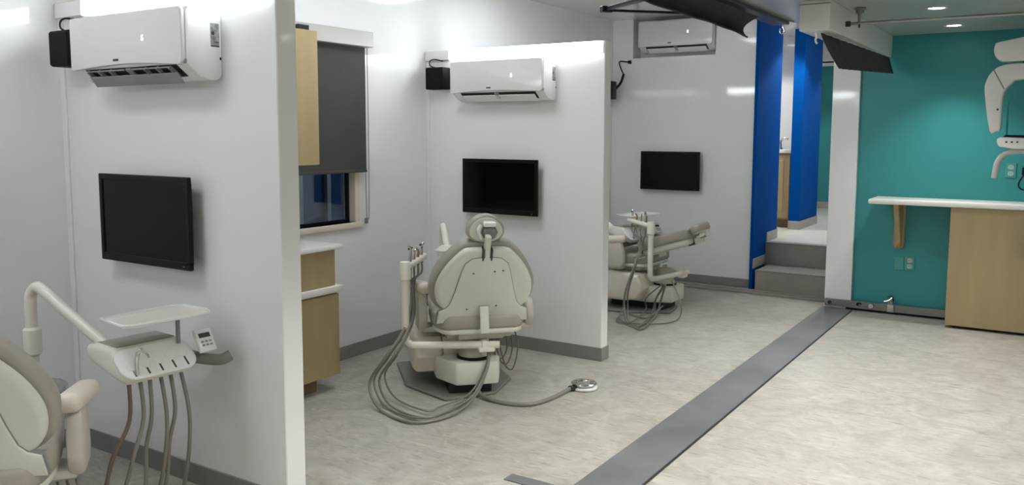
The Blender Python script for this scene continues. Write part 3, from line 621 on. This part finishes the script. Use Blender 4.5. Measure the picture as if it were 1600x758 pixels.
# floor channel and latch hardware at the foot of the teal wall
chn = thing('floor_channel', 'aluminium channel with bolt along the foot of the teal wall', 'channel', (-1.755, 8.05, 0))
obj('rail', bx(.0, 1.035, 0, .024, .022, .085, .004, 1), 'aluminium', chn)
obj('gap_seal', bx(.19, 1.035, -.004, .02, .006, .022), 'black_plastic', chn)
obj('lip', bx(.18, 1.035, -.012, .0, .022, .03, .002, 1), 'aluminium', chn)
def disc(r, d, x, y, z, seg=20): return xf(lathe([(r*.7, 0), (r, d*.3), (r, d*.7), (r*.8, d)], seg=seg), Matrix.Translation((x, y, z)) @ Matrix.Rotation(R(90), 4, 'X'))
obj('bolt', disc(.018, .01, .045, 0, .052), 'dark_steel', chn)
obj('slot', prism([(.275, .058), (.285, .045), (.31, .043), (.335, .06), (.31, .075), (.285, .073)], 'y', -.006, .002), 'black_plastic', chn)
obj('pin_rod', xf(lathe([(.006, 0), (.006, .12)], seg=10), Matrix.Translation((.3, -.012, .056)) @ Matrix.Rotation(R(90), 4, 'Y')), 'aluminium', chn)
obj('pin_knob', disc(.026, .03, .405, 0, .057), 'chrome', chn)
lt = thing('floor_latch', 'small steel latch clamp standing at the foot of the teal wall', 'latch', (-1.19, 8.045, 0))
obj('foot_plate', bx(-.03, .03, -.014, .0, .02, .09, .003, 1), 'chrome', lt)
obj('clamp', bx(-.022, .022, -.03, -.008, .09, .135, .004, 1), 'aluminium', lt)
obj('lever', tube([(-.05, -.03, .115), (-.01, -.035, .13), (.02, -.03, .16)], .007, 4, 8), 'chrome', lt)
obj('hook', tube([(.02, -.02, .11), (.025, -.035, .15), (.005, -.035, .17), (-.02, -.03, .155)], .006, 4, 8), 'dark_steel', lt)

# outlets
def outlet(x, z, label, blank=False):
    t = thing('wall_outlet', label, 'outlet', (x, 8.108, z), 0, 'outlets on the teal wall')
    pl = obj('cover_plate', bx(-.04, .04, -.007, 0, -.06, .06, .003, 1), 'outlet_teal', t)
    if not blank:
        for dz in (-.026, .026):
            f_ = obj('socket', xf(prism(rrect(.04, .036, .012), 'y', -.009, -.006), Matrix.Translation((-.02, 0, dz-.018))), 'outlet_face', t)
            obj('slot', join(bx(-.009, -.006, -.0098, -.0088, dz-.004, dz+.01), bx(.006, .009, -.0098, -.0088, dz-.004, dz+.01)), 'ink', f_)
outlet(-1.06, .46, 'double outlet below the counter, right of the bracket')
outlet(-1.148, .455, 'blank teal cover plate beside the low outlet', True)
outlet(-.335, 1.30, 'double outlet on the teal wall above the counter')
pg = thing('power_adapter', 'black plug with hanging cable at the right edge above the counter', 'plug', (-.225, 8.1, 1.28))
obj('plug_body', bx(-.03, .03, -.035, 0, -.02, .05, .006, 2), 'black_plastic', pg)
obj('cable', tube([(-.01, -.03, -.01), (-.04, -.05, -.06), (-.045, -.05, -.11), (-.01, -.05, -.135), (.05, -.04, -.12), (.1, -.03, -.06)], .006, 6, 8), 'black_plastic', pg)

# ------------------------------------------------------------------ panoramic x-ray machine at the right edge
def smooth2(pts): return [(p_.x, p_.y) for p_ in cat([(a, b, 0) for a, b in pts], 3, True)]
xr = thing('xray_machine', 'white panoramic x-ray machine at the right edge', 'x-ray machine', (0, 7.35, 0))
obj('column', bx(.12, .34, .1, .3, 1.06, 2.43, .02, 3), 'white_plastic', xr)
obj('foot_block', bx(.08, .38, .05, .33, 1.046, 1.08, .008, 2), 'white_plastic', xr)
obj('top_carriage', prism(smooth2([(-.455, 2.20), (-.45, 2.255), (-.42, 2.275), (-.22, 2.315), (-.15, 2.36), (.2, 2.36), (.3, 2.3), (.3, 2.14), (-.1, 2.135), (-.36, 2.13), (-.43, 2.15)]), 'y', -.09, .12, .02, 3), 'white_plastic', xr)
obj('bearing', lathe([(.11, 2.10), (.11, 2.14)], (-.16, .02, 0), 24), 'vent_dark', xr)
arm = obj('rotating_arm', prism(smooth2([(-.455, 1.62), (-.50, 1.9), (-.495, 1.99), (-.46, 2.06), (-.39, 2.105), (-.25, 2.115), (.25, 2.115), (.25, 2.0), (-.25, 2.0), (-.33, 1.97), (-.375, 1.91), (-.385, 1.8), (-.385, 1.64), (-.41, 1.62)]), 'y', -.08, .09, .014, 3), 'white_plastic', xr)
obj('arm_seam', prism([(-.455, 2.072), (-.448, 2.078), (-.372, 1.932), (-.379, 1.926)], 'y', -.0815, -.079), 'vent_grey', arm)
obj('indicator', disc(.008, .004, -.41, -.08, 1.78, 10), 'ink', arm)
con = obj('control_console', prism([(-.405, 1.545), (-.39, 1.505), (-.3, 1.49), (.1, 1.48), (.1, 1.555), (-.2, 1.57), (-.37, 1.578), (-.4, 1.57)], 'y', -.1, .1, .012, 2), 'white_plastic', xr)
obj('console_top', prism([(-.37, 1.576), (.1, 1.558), (.1, 1.588), (-.35, 1.592)], 'y', -.085, .085, .004, 1), 'black_plastic', con)
for k in range(3): obj('button', disc(.007, .005, -.34+k*.035, -.1, 1.54, 10), 'ink', con)
obj('hand_grip', tube([(.05, -.05, 1.47), (-.2, -.05, 1.475), (-.33, -.05, 1.46), (-.385, -.05, 1.40), (-.4, -.05, 1.33), (-.405, -.05, 1.27)], .022, 6, 12), 'headrail', xr)
obj('sensor_rod', xf(lathe([(.006, 1.585), (.006, 1.83), (.004, 1.84)], (-.345, .0, 0), 10), Matrix.Identity(4)), 'teal_paint', xr, 'thin dark rod')

# ------------------------------------------------------------------ curtains, rods and brackets under the ceiling
def cloth(profile_fn, y0, y1, nu=90, nv=14, th=.004):
    bm = bmesh.new(); A = []
    for s in (0, 1):
        rows = []
        for i in range(nu+1):
            u = i/nu; row = []
            for j in range(nv+1):
                x, z, dy = profile_fn(u, j/nv, s*th)
                row.append(bm.verts.new((x, y0+(y1-y0)*u+dy, z)))
            rows.append(row)
        A.append(rows)
    for rows in A:
        for i in range(nu):
            for j in range(nv): bm.faces.new((rows[i][j], rows[i+1][j], rows[i+1][j+1], rows[i][j+1]))
    for i in range(nu):
        for j in (0, nv): bm.faces.new((A[0][i][j], A[0][i+1][j], A[1][i+1][j], A[1][i][j]))
    for j in range(nv):
        for i in (0, nu): bm.faces.new((A[0][i][j], A[0][i][j+1], A[1][i][j+1], A[1][i][j]))
    bmesh.ops.recalc_face_normals(bm, faces=bm.faces)
    return bm
def prof1(u, v, o):          # slack curtain, gathered under the track, bellied to the left
    x = -1.83-.07*math.sin(v*math.pi*.9)-.03*v+o+.006*math.sin(u*40+v*3)
    z = 2.425-(.125+.035*u**3)*v+.006*math.sin(u*9)*v
    return x, z, -.11*math.sin(v*math.pi/2)*max(0, u-.6)/.4
c1 = thing('privacy_curtain', 'dark grey gathered curtain under the header at top centre', 'curtain', (0, 0, 0), 0, 'slide out curtains')
obj('curtain_cloth', cloth(prof1, 2.6, 6.05), 'curtain_cloth', c1)
obj('hem', tube([(prof1(k/20, 1, .002)[0], 2.6+3.45*k/20+prof1(k/20, 1, 0)[2], prof1(k/20, 1, 0)[1]) for k in range(21)], .006, 3, 8), 'curtain_cloth', c1)
def prof2(u, v, o):
    ple = .010*math.sin(u*70)*(.4+.6*v)
    x = -1.37+.07*u+(.085-.05*u)*v**1.2+o+ple
    z = 2.258-(.225-.085*u)*v
    return x, z, (.18*v**1.4 if u < .15 else .18*v**1.4*(1-u)/.85)
c2 = thing('privacy_curtain', 'dark grey pleated curtain below the boxed header in front of the teal wall', 'curtain', (0, 0, 0), 0, 'slide out curtains')
obj('curtain_cloth', cloth(prof2, 5.86, 8.03, 140), 'curtain_cloth', c2)
# black folding bracket at the top centre
bk = thing('folding_bracket', 'black folding frame bracket at the top of the picture', 'bracket', (-2.65, 5.28, 2.435))
obj('end_block', xf(bx(-.025, .025, -.04, .04, -.02, .022, .004, 1), Matrix.Rotation(R(-40), 4, 'Z')), 'black_plastic', bk)
obj('bar', xf(bx(0, 1.02, -.012, .012, -.014, .002, .002, 1), Matrix.Rotation(R(45.2), 4, 'Z')), 'black_plastic', bk)
obj('bar', xf(bx(0, .92, -.014, .014, -.008, .016, .002, 1), Matrix.Rotation(R(-33), 4, 'Z')), 'black_plastic', bk)
# ceiling rod with its bracket
rd = thing('ceiling_rod', 'thin steel rod across the ceiling in front of the teal wall', 'rod', (-1.283, 6.2, 2.345))
obj('rod', tube([(.0, 0, 0), (1.4, .02, 0), (2.8, .04, 0)], .0105, 2, 10), 'aluminium', rd)
obj('hanger', lathe([(.011, 0), (.011, .06), (.028, .07), (.028, .085), (.04, .09), (.04, .098)], (.085, 0, 0), 16), 'aluminium', rd)
obj('end_clamp', bx(-.005, .03, -.016, .016, -.018, .018, .004, 1), 'dark_steel', rd)
obj('pin', lathe([(.006, -.03), (.008, .0)], (.085, 0, 0), 10), 'dark_steel', rd)
obj('far_hanger', lathe([(.011, 0), (.011, .06), (.028, .07), (.028, .098)], (2.7, .04, 0), 16), 'aluminium', rd)
hk = thing('track_hook', 'small chrome hook hanging before the first blue panel', 'hook', (-1.80, 6.52, 2.425))
obj('hook_wire', tube([(0, 0, 0), (.0, .0, -.03), (.012, 0, -.06), (0, .0, -.082), (-.018, 0, -.07), (-.018, 0, -.045)], .006, 6, 8), 'chrome', hk)
hk2 = thing('track_hook', 'small pale cord hanging under the boxed header', 'hook', (-1.40, 5.85, 2.262))
obj('hook_wire', tube([(0, 0, .0), (.006, 0, -.03), (.0, 0, -.05), (.012, 0, -.075)], .007, 6, 8), 'white_plastic', hk2)

# ------------------------------------------------------------------ sink cabinet in the nook, door knob at the hall end
sk = thing('sink_cabinet', 'maple sink cabinet with white top inside the nook', 'cabinet', (-3.65, 10.36, ZU))
obj('body', bx(0, .95, .02, .56, .1, .9, .002, 1), 'maple', sk)
obj('toe_kick', bx(0, .95, .07, .5, 0, .1), 'maple_dark', sk)
for k in range(2):
    d = obj('door', join(bx(.02+k*.46, .47+k*.46, .0, .018, .12, .88, .002, 1)), 'maple', sk)
    obj('door_panel', bx(.09+k*.46, .40+k*.46, -.004, .002, .19, .81, .003, 1), 'maple', d)
obj('worktop', bx(-.02, .95, -.02, .575, .9, .945, .006, 2), 'counter_white', sk)
ft = thing('faucet', 'chrome curved faucet on the nook sink top', 'faucet', (-2.86, 10.42, ZU+.945))
obj('stem', lathe([(.03, 0), (.03, .015), (.018, .03), (.018, .07)], seg=16), 'chrome', ft)
obj('spout', tube([(0, 0, .05), (.005, 0, .1), (.04, -.0, .13), (.09, 0, .125)], .014, 6, 10), 'chrome', ft)
dk = thing('door_knob', 'small round white knob on the hallway end wall', 'knob', (-3.14, 13.39, 1.4))
obj('rosette', disc(.04, .012, 0, 0, 0), 'white_plastic', dk)
obj('grip', disc(.035, .05, 0, -.012, 0), 'white_plastic', dk)
